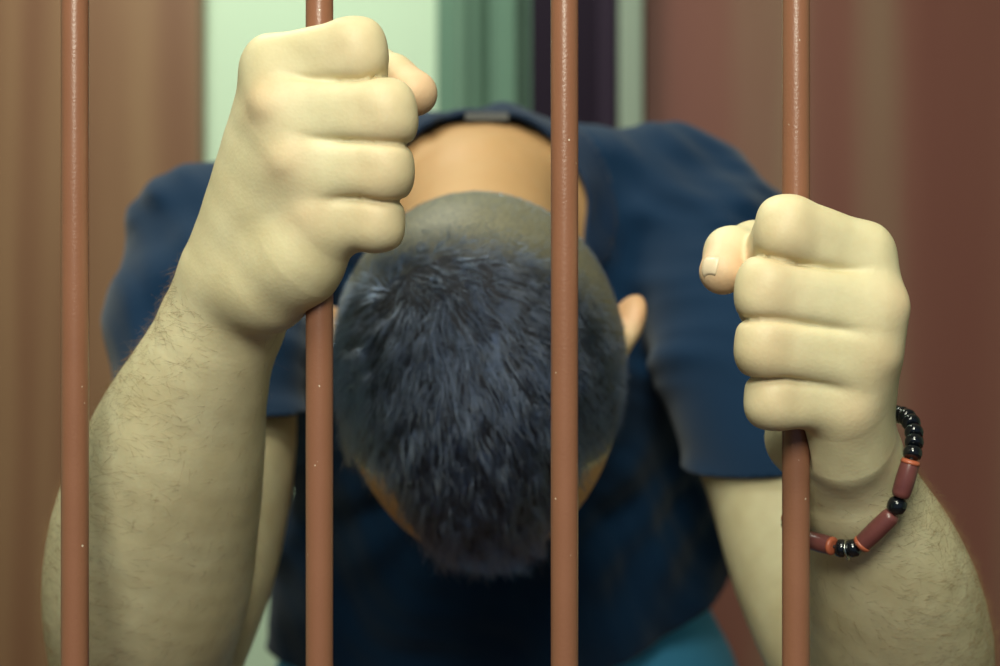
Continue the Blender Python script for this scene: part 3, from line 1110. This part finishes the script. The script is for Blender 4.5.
def XY(px, y): return (px - 500) * (DCAM + y) / FPX * .001
YB = 1.75
S('floor', (-2.6, -2.6, -0.1), (2.6, 2.0, 0), M_FLOOR)
S('ceiling', (-2.6, -2.6, 2.7), (2.6, 2.0, 2.8), M_CEIL)
S('wall_back', (-2.6, YB, 0), (2.6, YB + 0.12, 2.7), M_WALL)
S('wall_left', (-2.6, -2.6, 0), (-2.5, YB, 2.7), M_WALL)
S('wall_right', (2.5, -2.6, 0), (2.6, YB, 2.7), M_WALL)

# wood-grain panels standing against the wall
yl = YB - 0.05
def panels(x0, x1, seams, mat, label, h=2.45, gap=0.0015):
    root = empty('wood_panel', ((x0 + x1) / 2, yl + 0.025, 0))
    ox, oy = root.location[0], root.location[1]
    def rel(lo, hi): return ((lo[0] - ox, lo[1] - oy, lo[2]), (hi[0] - ox, hi[1] - oy, hi[2]))
    bm_obj('backing', box_bm(*rel((x0, yl + .02, 0.0), (x1, YB - .004, h)), .003), mat, root)
    xs = [x0] + seams + [x1]
    for a, b in zip(xs[:-1], xs[1:]):
        bm_obj('board', box_bm(*rel((a + gap, yl, 0.0), (b - gap, yl + .0195, h)), .003), mat, root)
    tag(root, label, 'wood panel')
    return root
YP = yl * 1000
panels(-2.0, XY(200, YP), [XY(-220, YP), XY(76, YP)], M_WOODL, 'brown wood-grain panel behind the raised forearm at left')
panels(XY(643, YP), 2.2, [XY(1130, YP)], M_WOODR, 'wide red-brown wood-grain panel behind the hand with the bracelet')

# dark doorway between the curtain and the cabinet at right
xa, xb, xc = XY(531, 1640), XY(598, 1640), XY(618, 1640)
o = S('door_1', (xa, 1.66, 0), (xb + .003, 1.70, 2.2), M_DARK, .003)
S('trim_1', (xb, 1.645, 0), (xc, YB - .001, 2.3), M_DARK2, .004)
S('trim_2', (XY(619, 1640), 1.64, 0), (XY(643, 1640), YB - .001, 2.45), M_TRIM, .004)

# curtain
bm = bmesh.new()
x0, x1 = XY(437, 1690), XY(533, 1690)
N = 60
rows = []
for zz in np.linspace(0.05, 2.35, 16):
    row = []
    for k in range(N + 1):
        s = k / N
        yy = 1.69 + 0.018 * math.sin(s * 4.2 * math.pi + .6) + .006 * math.sin(s * 11 * math.pi + zz)
        row.append(bm.verts.new((x0 + (x1 - x0) * s, yy, zz)))
    rows.append(row)
for a, b in zip(rows[:-1], rows[1:]):
    for k in range(N): bm.faces.new((a[k], a[k + 1], b[k + 1], b[k]))
cur = bm_obj('curtain', bm, M_CURT, None, True)
sm = cur.modifiers.new('t', 'SOLIDIFY'); sm.thickness = .003
tag(cur, 'grey-green curtain hanging beside the white wall', 'curtain')

# ================================================================== LIGHT AND CAMERA
def area(name, loc, target, size, power, col, sy=None):
    l = bpy.data.lights.new(name, 'AREA'); l.shape = 'RECTANGLE'; l.size = size; l.size_y = sy or size
    l.energy = power; l.color = col
    o = bpy.data.objects.new(name, l); COL.objects.link(o); o.location = loc
    d = Vector(target) - Vector(loc)
    o.rotation_euler = d.to_track_quat('-Z', 'Y').to_euler()
    return o
area('top_light', (-0.15, -0.75, 2.62), (0.0, 0.1, 1.1), 0.7, 24, (1.0, 0.99, 0.80))  # the ceiling lamp above the camera
area('added_front_light', (-0.04, -0.88, 1.70), (0.0, 0.12, 1.2), 0.32, 8.7, (1.0, 1.0, 0.82))  # added light with no real lamp behind it, brightens hands and bars
area('top_light', (-0.5, 0.75, 2.62), (-0.4, 1.6, 1.1), 0.6, 26, (0.95, 1.0, 0.86))  # added, unseen: put in to brighten the white wall and panels
w = bpy.data.worlds.new('world'); SC.world = w; w.use_nodes = True
w.node_tree.nodes['Background'].inputs['Color'].default_value = (0.42, 0.55, 0.75, 1)
w.node_tree.nodes['Background'].inputs['Strength'].default_value = 0.22

cd = bpy.data.cameras.new('camera'); cam = bpy.data.objects.new('camera', cd); COL.objects.link(cam)
cam.location = (0, -DCAM * .001, CAM_Z * .001); cam.rotation_euler = (math.pi / 2, 0, 0)
cd.sensor_width = 36; cd.lens = FPX / 1000 * 36; cd.clip_start = 0.01
cd.dof.use_dof = True; cd.dof.focus_distance = 0.578; cd.dof.aperture_fstop = 7.0
SC.camera = cam
SC.view_settings.view_transform = 'Standard'; SC.view_settings.look = 'None'
SC.view_settings.gamma = 1; SC.view_settings.use_curve_mapping = False; SC.view_settings.exposure = 0.0
